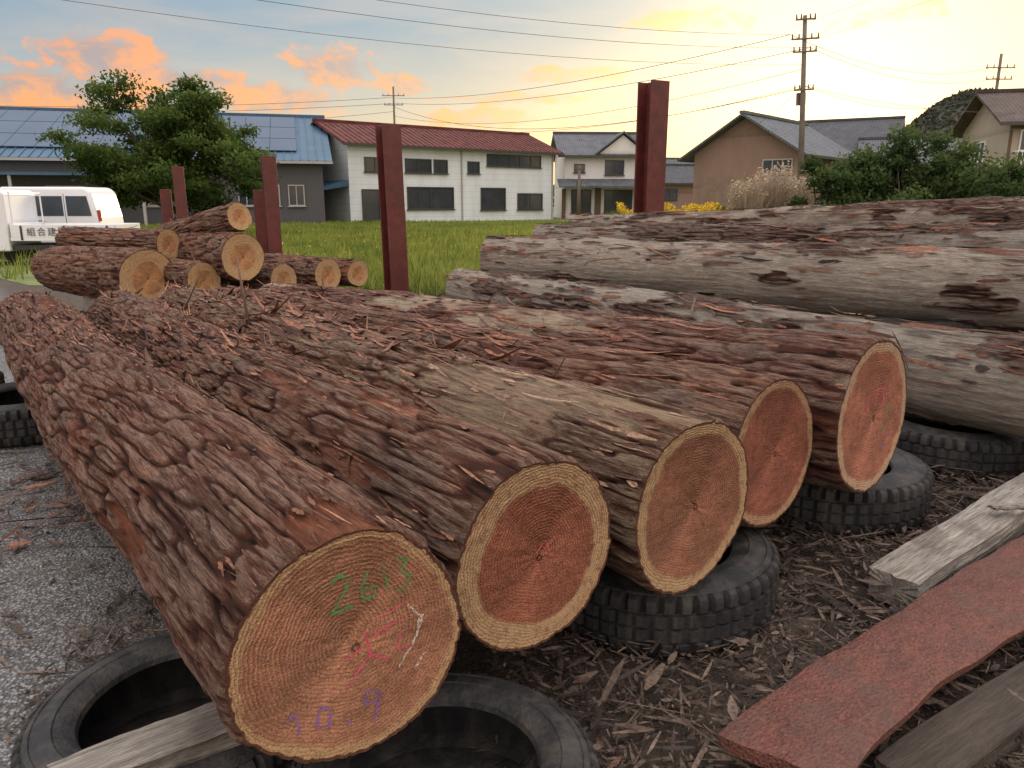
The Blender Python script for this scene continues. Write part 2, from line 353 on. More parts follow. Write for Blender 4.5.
# grey log stack on the right
dA=Vector((3.39,-5.08,0)).normalized()
la=make_log('weathered_log',Vector((2.74,4.07,.575))+dA*.9,(-.60,9.05,.52),.275,.235,BG,F4,611,nt=220,ns=420,peel=.42,amp=.014,lump=.04,wob=.02)
dB=Vector((4.34,-3.3,0)).normalized()
lb=make_log('weathered_log',Vector((4.13,6.3,.82))+dB*.6,(-.24,9.62,.83),.345,.29,BG,F4,627,nt=240,ns=420,peel=.435,amp=.016,lump=.045,wob=.02)
lc=make_log('weathered_log',(6.3,8.05,1.02),(.45,12.7,.95),.29,.22,BG2,F4,633,nt=150,ns=320,peel=.48,amp=.016,lump=.04,wob=.02)
ld=make_log('weathered_log',(7.0,8.95,1.36),(1.1,13.3,1.10),.27,.19,BG,F4,644,nt=150,ns=320,peel=.42,amp=.016,lump=.04,wob=.02)
make_log('weathered_log',(6.6,9.9,.62),(.9,14.1,.60),.32,.28,BG2,F4,655,nt=96,ns=200,peel=.5,amp=.014)
for o_ in (la,lb,lc,ld):
    log_strips(o_,260,.0,1,(.06,.5),(.006,.035),.02,STR_R); log_strips(o_,240,.0,1,(.06,.4),(.006,.03),.03,STR_G)

def small(P,R,dx,dy,dz,seed,bark=B2,Rb=None):
    P=Vector(P); o=make_log('short_log',P,P+Vector((dx,dy,dz)),R,Rb or R*.92,bark,FS,seed,nt=120,ns=170,peel=.70,amp=.014,lump=.025,wob=.01)
    log_strips(o,90,.0,1,(.05,.4),(.006,.025),.03); return o
small((-4.07,8.54,.70),.33,-1.75,1.25,0,701,Rb=.27)
small((-3.43,8.50,.68),.21,-1.8,1.5,0,702)
small((-3.0,8.58,.93),.26,-1.5,1.5,0,703)
small((-3.1,8.85,1.37),.16,-1.3,1.05,-.25,704)
small((-4.05,9.10,1.04),.17,-1.7,.9,.02,705)
small((-2.71,9.05,.62),.19,-1.6,1.3,0,706)
small((-2.26,9.4,.66),.20,-1.6,1.3,0,707)
small((-1.97,9.75,.64),.17,-1.6,1.3,0,708)
small((-4.7,9.4,.66),.24,-1.6,1.0,0,709)
bm_=MB(); 
for p,q in (((-5.2,9.3,.36),(-2.6,8.2,.36)),((-3.4,10.1,.38),(-1.4,9.0,.38))):
    p=Vector(p);q=Vector(q);d=(q-p);Mx=Matrix.Translation(p)@d.to_track_quat('X','Z').to_matrix().to_4x4(); bm_.box(0,d.length,-.07,.07,-.06,.06,0,Mx)
    for t in (.15,.5,.85):
        c=p.lerp(q,t); bm_.box(c.x-.12,c.x+.12,c.y-.1,c.y+.1,0,.30,1)
bm_.obj('log_bearer_rack',[GWOOD,CONC],bevel=.008)

# ---------------------------------------------------------------- tyres
prof=[(.30,.03),(.36,.005),(.43,.012),(.466,.03),(.478,.05),(.48,.078),(.464,.081),(.464,.089),(.48,.092),(.48,.133),(.464,.136),(.464,.144),(.48,.147),(.48,.188),(.464,.191),(.464,.199),(.48,.202),(.480,.232),(.474,.246),(.458,.257),(.452,.254),(.446,.262),(.43,.268),(.426,.265),(.40,.275),(.365,.279),(.36,.275),(.325,.27),(.30,.255),(.293,.24),(.31,.235),(.40,.24),(.45,.22),(.455,.14),(.45,.06),(.40,.04),(.31,.045),(.293,.04)]
def tyre(x,y,z=0,R=.47,tilt=(0,0)):
    nseg=192; pr=np.array(prof); n=len(pr); V=[]
    for k in range(nseg):
        a=2*math.pi*k/nseg; q=pr.copy()
        if k%4==0:
            q[3:6,0]-=.018; q[16:19,0]-=.022; q[18,1]-=.012; q[19,0]-=.008
        if k%4==2: q[8:10,0]-=.012; q[12:14,0]-=.012
        V.append(np.stack([q[:,0]*math.cos(a),q[:,0]*math.sin(a),q[:,1]],-1))
    V=np.concatenate(V); V[:,:2]*=R/.48
    ang=np.arctan2(V[:,1],V[:,0]); V[:,2]*=1-.035*(.5+.5*np.sin(ang*2+x*5)); V[:,:2]*=(1+.012*np.sin(ang*3+y*4))[:,None]
    id_=np.arange(nseg*n).reshape(nseg,n); a=id_; b=np.roll(id_,-1,0)
    F=np.stack([a,b,np.roll(b,-1,1),np.roll(a,-1,1)],-1).reshape(-1,4)
    o=mesh_np('old_tyre',V,F,RUB,True); o.location=(x,y,z); o.rotation_euler=(tilt[0],tilt[1],rng.random()*6)
    md=o.modifiers.new('es','EDGE_SPLIT'); md.split_angle=math.radians(30)
    return o
tyre(-.90,1.77,0,.375); tyre(-.165,1.55,0,.37)
tyre(.56,2.76,0,.465); tyre(1.64,3.74,0,.48); tyre(2.68,4.45,0,.48)
tyre(-3.32,5.05,0,.47); tyre(-4.35,5.5,0,.47); tyre(-2.6,5.95,0,.47); tyre(-1.75,6.6,0,.47); tyre(-5.4,8.7,0,.48); tyre(-.2,8.4,0,.48)
for x,y in ((3.6,6.7),(.9,8.8),(5.6,8.6),(1.6,11.9),(2.6,12.8),(6.3,9.7)):
    tyre(x,y,0,.5)
    tyre(x+.03,y-.02,.282,.46)

def rough_beam(name,Lp,w,h,mat,loc,rot):
    n=26; m=10; per=[]
    for k in range(m*4):
        s_=k//m; t=(k%m)/m
        per.append([( -1+2*t,-1),(1,-1+2*t),(1-2*t,1),(-1,1-2*t)][s_])
    per=np.array(per)*np.array([w/2,h/2]); K=len(per); V=[]
    gr=rng.normal(0,.0035,K)
    for i in range(n):
        f=1+gr[:,None]/ (w/2)*.8+rng.normal(0,.0012,(K,1))/(w/2)
        q=per*f; V.append(np.stack([np.full(K,Lp*i/(n-1))+(rng.normal(0,.006,K) if i in(0,n-1) else 0),q[:,0]+.006*math.sin(i*.5),q[:,1]+h/2],-1))
    V=np.concatenate(V); id_=np.arange(n*K).reshape(n,K)
    F=[np.stack([id_[:-1],np.roll(id_[:-1],-1,1),np.roll(id_[1:],-1,1),id_[1:]],-1).reshape(-1,4)]
    V=np.concatenate([V,[[.008,0,h/2],[Lp-.008,0,h/2]]]); 
    F.append(np.stack([np.full(K,n*K),np.roll(id_[0],-1),id_[0]],-1)); F.append(np.stack([np.full(K,n*K+1),id_[-1],np.roll(id_[-1],-1)],-1))
    o=mesh_np(name,V,F,mat,False); o.location=loc; o.rotation_euler=rot; return o
rough_beam('timber_bearer',.95,.12,.05,GWOOD,(-1.0,1.40,.272),(0,0,math.radians(38)))
rough_beam('weathered_beam',1.9,.185,.125,GWOOD,(1.475,2.67,.02),(0,math.radians(-1.5),math.radians(38)))
rough_beam('dark_timber',2.4,.15,.09,DWOOD,(1.02,1.68,.0),(0,0,math.radians(33)))
rough_beam('wood_offcut',.16,.05,.015,GWOOD,(2.15,3.18,.205),(0,0,.1))
def slab_mat():
    m,nt,p=newmat('rust_brown_slab'); a=noise(nt,coords(nt,'Object',(2.2,5,5)),4,5,.75,.4); bq=noise(nt,coords(nt,'Object',(1,1.5,1)),80,4,.8); g=noise(nt,coords(nt),7,5,.7)
    vo=N(nt,'ShaderNodeTexVoronoi',{'Vector':coords(nt,'Object',(.8,1.2,1)),'Scale':90}).outputs[0]
    c=MIX(nt,MR(nt,a,.32,.68),(.10,.035,.027),(.22,.072,.048)); c=MIX(nt,MR(nt,bq,.50,.68,0,.6),c,(.34,.175,.135)); c=MIX(nt,MR(nt,bq,.34,.46,.8,0),c,(.045,.02,.016)); c=MIX(nt,MR(nt,vo,.05,.4,.5,0),c,(.06,.022,.018)); c=MIX(nt,MR(nt,g,.48,.66,0,.6),c,(.12,.075,.06))
    nt.links.new(c,p.inputs['Base Color']); p.inputs['Roughness'].default_value=.6; bump(nt,p,MA(nt,'ADD',MA(nt,'ADD',bq,vo),a),.9,.010); return m
SL=slab_mat()
n=70;m_=16; L=2.9
xs=np.linspace(0,L,n); 
wl=.150+.007*np.sin(xs*5+.5)+.004*np.sin(xs*17); wr=.160+.020*np.sin(xs*3.6+2.8)+.005*np.sin(xs*15+1); zc=.02*np.sin(xs*2.2)
V=[];
for k,top in enumerate((1,0)):
    for i in range(n):
        for j in range(m_):
            t=j/(m_-1); y=-wr[i]+(wl[i]+wr[i])*t
            if not top: y=y*.93
            z=(zc[i]+.045+.004*math.sin(t*6+xs[i]*4)-.010*(abs(2*t-1))**4+rng.normal(0,.0005)) if top else zc[i]
            V.append((xs[i]+(.02*math.sin(t*5) if i==0 else 0),y,z))
V=np.array(V); id_=np.arange(n*m_).reshape(n,m_); F=[]
F.append(np.stack([id_[:-1,:-1],id_[1:,:-1],id_[1:,1:],id_[:-1,1:]],-1).reshape(-1,4)); F.append(F[0][:,::-1]+n*m_)
o2=n*m_
for e in (0,m_-1): F.append(np.stack([id_[:-1,e],id_[1:,e],id_[1:,e]+o2,id_[:-1,e]+o2],-1))
for e in (0,n-1): F.append(np.stack([id_[e,:-1],id_[e,1:],id_[e,1:]+o2,id_[e,:-1]+o2],-1))
sl=mesh_np('rust_brown_slab',V,F,SL,True); sl.location=(.67,1.68,.105); sl.rotation_euler=(math.radians(-2),0,math.radians(38))
md=sl.modifiers.new('es','EDGE_SPLIT'); md.split_angle=math.radians(40)

# ---------------------------------------------------------------- ground
def ground_mat():
    m,nt,p=newmat('asphalt_and_bark_litter'); geo=N(nt,'ShaderNodeNewGeometry').outputs['Position']
    vo=N(nt,'ShaderNodeTexVoronoi',{'Vector':geo,'Scale':85}); vc=N(nt,'ShaderNodeSeparateColor',{0:vo.outputs['Color']}).outputs[0]
    g=noise(nt,geo,1.3,3,.65); g2=noise(nt,geo,9,5,.75)
    c=MIX(nt,MR(nt,vc,.1,.9),(.12,.12,.125),(.38,.38,.39)); c=MIX(nt,MR(nt,vo.outputs['Distance'],.35,.6,0,.8),c,(.05,.05,.05))
    c=MIX(nt,MR(nt,g,.42,.62,0,.6),c,(.12,.10,.08)); c=MIX(nt,MR(nt,g2,.54,.66,0,.85),c,(.07,.048,.036))
    sx=N(nt,'ShaderNodeSeparateXYZ',{0:geo}); 
    k=MA(nt,'ADD',MA(nt,'ADD',sx.outputs[0],MA(nt,'MULTIPLY',g2,1.0)),MA(nt,'MULTIPLY',sx.outputs[1],.75))
    soil=MIX(nt,MR(nt,g2,.3,.7),(.022,.016,.013),(.10,.072,.055))
    c=MIX(nt,MR(nt,k,1.2,1.7),c,soil)
    far=MR(nt,sx.outputs[1],14,22); c=MIX(nt,far,c,MIX(nt,g,(.10,.12,.04),(.20,.18,.10)))
    nt.links.new(c,p.inputs['Base Color']); p.inputs['Roughness'].default_value=.88
    bump(nt,p,MA(nt,'ADD',MA(nt,'MULTIPLY',vo.outputs['Distance'],-1),g2),.7,.014); return m
GM=ground_mat()
cx=np.concatenate([-np.geomspace(12,900,14)[::-1],np.linspace(-11,11,40),np.geomspace(12,900,14)]); cyy=np.concatenate([-np.geomspace(5,300,8)[::-1],np.linspace(-4,14,40),np.geomspace(15,1500,16)])
Xg,Yg=np.meshgrid(cx,cyy); Zg=np.zeros_like(Xg); id_=np.arange(Xg.size).reshape(Xg.shape)
mesh_np('ground',np.stack([Xg,Yg,Zg],-1).reshape(-1,3),np.stack([id_[:-1,:-1],id_[:-1,1:],id_[1:,1:],id_[1:,:-1]],-1).reshape(-1,4),GM,True)
FM=simple('field_soil_green',(.13,.16,.045),.95,.45,1.5)
fv=[(-26,30),(-9,14.2),(0,13.8),(10,15.5),(60,18),(60,80),(-26,75)]
mesh_np('grass_field_ground',np.array([(x,y,.006) for x,y in fv]),np.arange(7)[None],FM)
def litter(name,n,reg,lenr,wr,hmax,mat,tl=.12):
    C=np.stack([reg[0]+(reg[1]-reg[0])*rng.random(n),reg[2]+(reg[3]-reg[2])*rng.random(n),.004+hmax*rng.random(n)**1.5],-1)
    cl=np.sin(C[:,0]*3.1+np.sin(C[:,1]*4))*np.cos(C[:,1]*2.7+C[:,0]); C[:,2]+=np.clip(cl,0,1)*hmax*.6
    a=rng.random(n)*2*math.pi; t=rng.normal(0,tl,n); D=np.stack([np.cos(a)*np.cos(t),np.sin(a)*np.cos(t),np.sin(t)],-1)
    U=np.stack([rng.normal(0,.3,n),rng.normal(0,.3,n),np.ones(n)],-1); U/=np.linalg.norm(U,axis=1,keepdims=True)
    Ln=lenr[0]+(lenr[1]-lenr[0])*rng.random(n)**2.4; W=wr[0]+(wr[1]-wr[0])*rng.random(n)**1.5
    C[:,2]+=np.abs(D[:,2])*Ln*.45
    return ribbons(name,C,D,U,Ln,W,rng.normal(0,.004,n)*Ln/.12,mat,wv=.12,seg=3)
litter('bark_litter',32000,(-.1,3.9,1.0,4.3),(.015,.12),(.004,.017),.055,STR_G)
litter('bark_litter',1100,(.1,3.9,1.0,4.3),(.10,.32),(.007,.03),.08,STR_G)
litter('bark_litter',130,(.1,3.9,1.0,4.3),(.05,.16),(.008,.02),.08,STR_T)
litter('bark_litter',6500,(1.2,5.5,3.6,7.5),(.04,.22),(.005,.025),.06,STR_G)
litter('bark_litter',2500,(-1.6,-.3,1.9,3.6),(.02,.14),(.003,.014),.02,STR_G)
litter('bark_litter',3600,(-4.8,-.6,2.2,6.5),(.02,.22),(.003,.018),.02,STR_G)
litter('bark_litter',420,(-2.8,-1.0,3.1,5.2),(.06,.5),(.006,.028),.05,STR_R)
def stones(name,n,reg,sz,mat):
    bm=bmesh.new(); bmesh.ops.create_icosphere(bm,subdivisions=1,radius=1); bm.verts.ensure_lookup_table()
    v=np.array([x.co for x in bm.verts]); f=np.array([[q.index for q in x.verts] for x in bm.faces]); bm.free()
    s=sz[0]+(sz[1]-sz[0])*rng.random(n)**3; C=np.stack([reg[0]+(reg[1]-reg[0])*rng.random(n),reg[2]+(reg[3]-reg[2])*rng.random(n),s*.25],-1)
    V=C[:,None]+v[None]*s[:,None,None]*(.6+.6*rng.random((n,len(v),1)))*np.array([1,1,.6]); F=(f[None]+(np.arange(n)*len(v))[:,None,None]).reshape(-1,3)
    return mesh_np(name,V.reshape(-1,3),F,mat,False,None,{'shade':np.repeat(rng.random(n),len(v))})
STN=strip_mat('gravel_stone',(.14,.14,.14),(.44,.44,.44))
stones('gravel',9000,(-3.6,-.6,1.3,5.5),(.003,.010),STN)

# ---------------------------------------------------------------- steel posts
def hpost(x,y,h,w,rz,name='steel_h_post'):
    b=MB(); t=w*.09
    b.box(-w/2,w/2,-w/2,-w/2+t,0,h); b.box(-w/2,w/2,w/2-t,w/2,0,h); b.box(-t/2,t/2,-w/2+t,w/2-t,0,h)
    b.box(-w*.8,w*.8,-w*.8,w*.8,0,.03); o=b.obj(name,STEEL,bevel=.004); o.location=(x,y,0); o.rotation_euler=(0,0,rz); return o
o=hpost(-1.60,10.6,2.52,.26,.55); o.rotation_euler=(0,math.radians(-1.2),.55)
hpost(2.40,13.7,3.5,.38,.5)
hpost(-4.62,10.9,2.0,.15,.4); hpost(-5.0,11.3,1.7,.15,.4); hpost(-3.42,11.1,2.15,.19,.4); hpost(-3.75,11.6,1.7,.16,.4)
b=MB(); b.box(0,3.2,-.1,.1,.02,.16); o=b.obj('steel_rail_beam',STEEL,bevel=.005); o.location=(-2.3,10.95,0); o.rotation_euler=(0,0,-.12)

# ---------------------------------------------------------------- vegetation
def quads(name,C,size,mat,shade,parent=None):
    n=len(C); A=rng.normal(0,1,(n,3)); A/=np.linalg.norm(A,axis=1,keepdims=True)
    B=np.cross(A,rng.normal(0,1,(n,3))); B/=np.linalg.norm(B,axis=1,keepdims=True)
    s=size*(.6+.8*rng.random((n,1))); a=A*s; b_=B*s*.5
    V=np.stack([C-a,C+b_-a*.1,C+a,C-b_-a*.1],1).reshape(-1,3)
    return mesh_np(name,V,np.arange(4*n).reshape(n,4),mat,False,None,{'shade':np.repeat(np.clip(shade,0,1),4)},parent)
def crown(cl,per,size,mat,name,parent):
    Cs=[];Sh=[]
    for c,r in cl:
        n=int(per*np.prod(r)**(1/3)*1.0)
        d=rng.normal(0,1,(n,3)); d/=np.linalg.norm(d,axis=1,keepdims=True); q=rng.random((n,1))**.5
        q=q*(.7+.65*rng.random((n,1)))
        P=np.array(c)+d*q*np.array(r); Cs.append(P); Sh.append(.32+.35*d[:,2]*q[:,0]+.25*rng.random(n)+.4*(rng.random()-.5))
    return quads(name,np.concatenate(Cs),size,mat,np.concatenate(Sh),parent)
LEAF=leaf_mat('tree_foliage',(.018,.04,.012),(.14,.20,.055),.4); BUSH=leaf_mat('bush_foliage',(.018,.038,.016),(.12,.17,.06),.4); TRB=simple('tree_bark',(.10,.075,.055),.9,.3,6)
tr=empty('cherry_tree',(-14.0,32.8,0)); tr.scale=(1.0,1,.97)
b=MB(); cl=[]
b.tube([(0,0,0),(.05,0,.8),(0,.05,1.6),(.1,0,2.3)],[.24,.19,.17,.14])
for i in range(26):
    az=i*2.4+rng.random(); z0=1.0+1.3*rng.random(); reach=1.5+2.5*rng.random(); el=.15+1.0*rng.random()
    e=Vector((math.cos(az)*reach*math.cos(el)*1.25,math.sin(az)*reach*math.cos(el),z0+reach*math.sin(el)*1.1+.4)); e.z=min(e.z,6.0)
    mid=Vector((0,0,z0)).lerp(e,.5)+Vector((0,0,.3)); b.tube([(0,0,z0),mid,e],[.09,.055,.02],seg=6)
    for k in range(5):
        t=.45+.65*rng.random(); c=Vector((0,0,z0)).lerp(e,t)+Vector(rng.normal(0,.35,3)); rr=.35+.4*rng.random()
        cl.append((tuple(c),(rr*1.25,rr*1.25,rr*.7)))
        b.tube([mid,c],[.03,.008],seg=4)
for k in range(46):
    a=rng.random()*6.28; zz=1.9+4.4*rng.random(); w=3.9*math.sqrt(max(0,1-((zz-3.3)/3.2)**2))*(.5+.55*rng.random()); rr=.35+.4*rng.random()
    cl.append(((math.cos(a)*w,math.sin(a)*w,zz),(rr*1.25,rr*1.25,rr*.7)))
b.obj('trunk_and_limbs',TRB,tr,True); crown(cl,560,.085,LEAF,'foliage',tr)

def bush(name,x,y,w,h,n,mat,seed,size=.08,per=650):
    e=empty(name,(x,y,0)); cl=[]; b=MB()
    for i in range(n):
        a=rng.random()*6.28; r=math.sqrt(rng.random())*w; zz=.4+(h-.6)*rng.random()*math.sqrt(max(.05,1-(r/w)**2)); rr=.2+.4*rng.random()
        c=(math.cos(a)*r,math.sin(a)*r*.6,zz); cl.append((c,(rr*1.2,rr*1.2,rr))); b.tube([(c[0]*.3,c[1]*.3,0),(c[0]*.7,c[1]*.7,zz*.6),c],[.04,.025,.008],seg=5)
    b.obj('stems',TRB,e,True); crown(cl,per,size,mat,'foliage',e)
bush('green_shrub',10.4,25.5,2.1,3.3,50,BUSH,1); bush('green_shrub',12.9,25.0,2.5,3.8,74,BUSH,2); bush('green_shrub',15.4,25.8,2.2,3.1,48,BUSH,3)
bush('green_shrub',8.6,30,1.3,1.6,18,BUSH,4); bush('green_shrub',18.4,27,2.2,2.4,34,BUSH,6)
def blades(name,n,px,py,h,w,mat,z0=0,lean=.35,shf=None):
    a=rng.random(n)*6.28; x=px;y=py; hh=h[0]+(h[1]-h[0])*rng.random(n)
    dx=np.cos(a)*w;dy=np.sin(a)*w; lx=rng.normal(0,lean,n)*hh; ly=rng.normal(0,lean,n)*hh; z=np.full(n,z0)
    V=np.stack([np.stack([x-dx,y-dy,z],-1),np.stack([x+dx,y+dy,z],-1),np.stack([x+dx*.5+lx*.45,y+dy*.5+ly*.45,z+hh*.6],-1),np.stack([x-dx*.5+lx*.45,y-dy*.5+ly*.45,z+hh*.6],-1),np.stack([x+lx,y+ly,z+hh],-1)],1).reshape(-1,3)
    i=np.arange(n)[:,None]*5
    F=[np.concatenate([i,i+1,i+2,i+3],1),np.concatenate([i+3,i+2,i+4],1)]
    sh=rng.random(n) if shf is None else shf
    return mesh_np(name,V,F,mat,False,None,{'shade':np.repeat(sh,5)})
GR=leaf_mat('field_grass',(.08,.13,.025),(.34,.36,.09),.45)
n=70000; yy=14+40*rng.random(n)**1.6; xx=-.52*yy+ (rng.random(n))*(yy*.52+4+.12*yy); patch=.5+.35*np.sin(xx*.7+np.sin(yy*.5)*2)*np.cos(yy*.45+xx*.2)+.25*np.sin(xx*2.3+yy*1.1)*np.sin(yy*1.7-xx*.6)
keep=(yy>14.2+.2*np.sin(xx*3))&((xx+26)/17+(yy-30)/16>0.08)
xx=xx[keep];yy=yy[keep];patch=patch[keep]; n=len(xx)
blades('field_grass',n,xx,yy,(.10,.32),.012+.0009*yy,GR,0,.4,np.clip(patch*.6+.4*rng.random(n),0,1))
n=2600; xx=-14+15*rng.random(n); yy=15+18*rng.random(n); xx=np.round(xx/1.7)*1.7+rng.normal(0,.18,n)+np.sin(yy)*.5; blades('tall_weeds',n,xx,yy,(.3,.65),.02,GR,0,.3)
n=12000; xx=1+26*rng.random(n); yy=15+14*rng.random(n); blades('field_grass',n,xx,yy,(.25,.8),.022,GR,0,.25)
n=1500; blades('weed_clump',n,-4.6+4.4*rng.random(n),12.6+1.2*rng.random(n),(.15,.4),.012,GR,0,.35)
YEL=leaf_mat('goldenrod_flower',(.50,.32,.02),(.78,.56,.06),.2); 
n=5200; xx=4.2+9*rng.random(n)**1.1; yy=30+1.6*rng.random(n); zt=1.0+.35*rng.random(n)+.2*np.sin(xx*5)*np.sin(xx*1.7)
quads('goldenrod_flowers',np.stack([xx,yy,zt],-1),.05,YEL,rng.random(n))
n=5000; blades('goldenrod_stems',n,3.8+9.5*rng.random(n),30+1.6*rng.random(n),(.8,1.25),.02,GR,0,.1)
n=500; quads('field_wildflowers',np.stack([-16+18*rng.random(n),17+20*rng.random(n),.25+.1*rng.random(n)],-1),.03,YEL,rng.random(n))
PAM=leaf_mat('pampas_grass',(.24,.18,.11),(.58,.48,.37),.3)
for (cx_,cy_,hh_,nn_) in ((8.3,27.5,2.3,1300),(9.3,27.9,2.8,1300),(10.2,27.4,2.4,800)):
    n=nn_; a=rng.random(n)*6.28; r=rng.random(n)**.6*.35; blades('pampas_grass',n,cx_+np.cos(a)*r,cy_+np.sin(a)*r,(hh_*.45,hh_),.016,PAM,0,.20)
    n=900; q=rng.random(n); cxs=cx_+.5*np.sin(np.arange(n)%9*2.1)+rng.normal(0,.09,n); quads('pampas_plumes',np.stack([cxs,cy_+rng.normal(0,.2,n),hh_*(.80+.09*np.sin(np.arange(n)%9*1.3))+rng.normal(0,.16,n)],-1),.05,PAM,.5+.5*q)

# ---------------------------------------------------------------- buildings
def tile_mat(name,col,sx=3.6,sy=3.6):
    m,nt,p=newmat(name); v=coords(nt)
    w=N(nt,'ShaderNodeTexWave',{'Vector':v,'Scale':sx/2*.9,'Distortion':0},wave_type='BANDS',bands_direction='X').outputs[1]
    w2=N(nt,'ShaderNodeTexWave',{'Vector':v,'Scale':sy/2,'Distortion':0},wave_type='BANDS',bands_direction='Y',wave_profile='SAW').outputs[1]
    g=noise(nt,v,1.5,4,.7)
    c=MIX(nt,MR(nt,g,.3,.7),[x*.6 for x in col],[min(1,x*1.3) for x in col]); c=MIX(nt,MR(nt,w,0,.4,.5,0),c,[x*.3 for x in col]); c=MIX(nt,MR(nt,w2,.0,.25,.5,0),c,[x*.35 for x in col])
    nt.links.new(c,p.inputs['Base Color']); p.inputs['Roughness'].default_value=.55; p.inputs['Specular IOR Level'].default_value=.3
    bump(nt,p,MA(nt,'ADD',w,w2),.7,.06); return m
def siding(name,col,horizontal=True,period=.3,dirt=.35,rough=.6):
    m,nt,p=newmat(name); tc=N(nt,'ShaderNodeTexCoord').outputs['Object']; sp=N(nt,'ShaderNodeSeparateXYZ',{0:tc})
    u=sp.outputs[2] if horizontal else MA(nt,'ADD',sp.outputs[0],sp.outputs[1])
    fr=MA(nt,'FRACT',MA(nt,'DIVIDE',MA(nt,'ADD',u,100),period)); line=MR(nt,fr,0,.12,1,0)
    g=noise(nt,coords(nt,'Object',(1,1,.3)),1.1,5,.7)
    c=MIX(nt,MR(nt,g,.42,.75,0,dirt),col,[col[0]*.6,col[1]*.55,col[2]*.48]); c=MIX(nt,MA(nt,'MULTIPLY',line,.45),c,[x*.4 for x in col])
    nt.links.new(c,p.inputs['Base Color']); p.inputs['Roughness'].default_value=rough; bump(nt,p,fr,.4,.03); return m
ROOF_RED=simple('rusty_red_metal_roof',(.12,.032,.026),.65,.5,1.4,dirt=(.08,.045,.035),spec=.2); ROOF_BLUE=simple('blue_metal_roof',(.05,.11,.18),.5,.2,.6,spec=.25); SOLAR=simple('solar_panel',(.022,.055,.11),.35,.2,.5,spec=.25)
TILE=tile_mat('grey_roof_tiles',(.12,.13,.15)); TILE2=tile_mat('dark_roof_tiles',(.08,.085,.10)); TILE3=tile_mat('brown_roof_tiles',(.10,.07,.058))
WHITE=siding('white_siding',(.70,.75,.80),True,.45,.4); CREAM=siding('cream_wall',(.40,.33,.25),True,3,.3); GRAYW=siding('dark_grey_metal_siding',(.075,.075,.085),False,.25,.2)
BRN=siding('brown_mortar_wall',(.25,.165,.13),True,3.1,.5,.9); WOODW=siding('old_board_wall',(.15,.10,.07),False,.18,.5,.9); PALE=siding('pale_wall',(.68,.67,.66),True,2.7,.3)

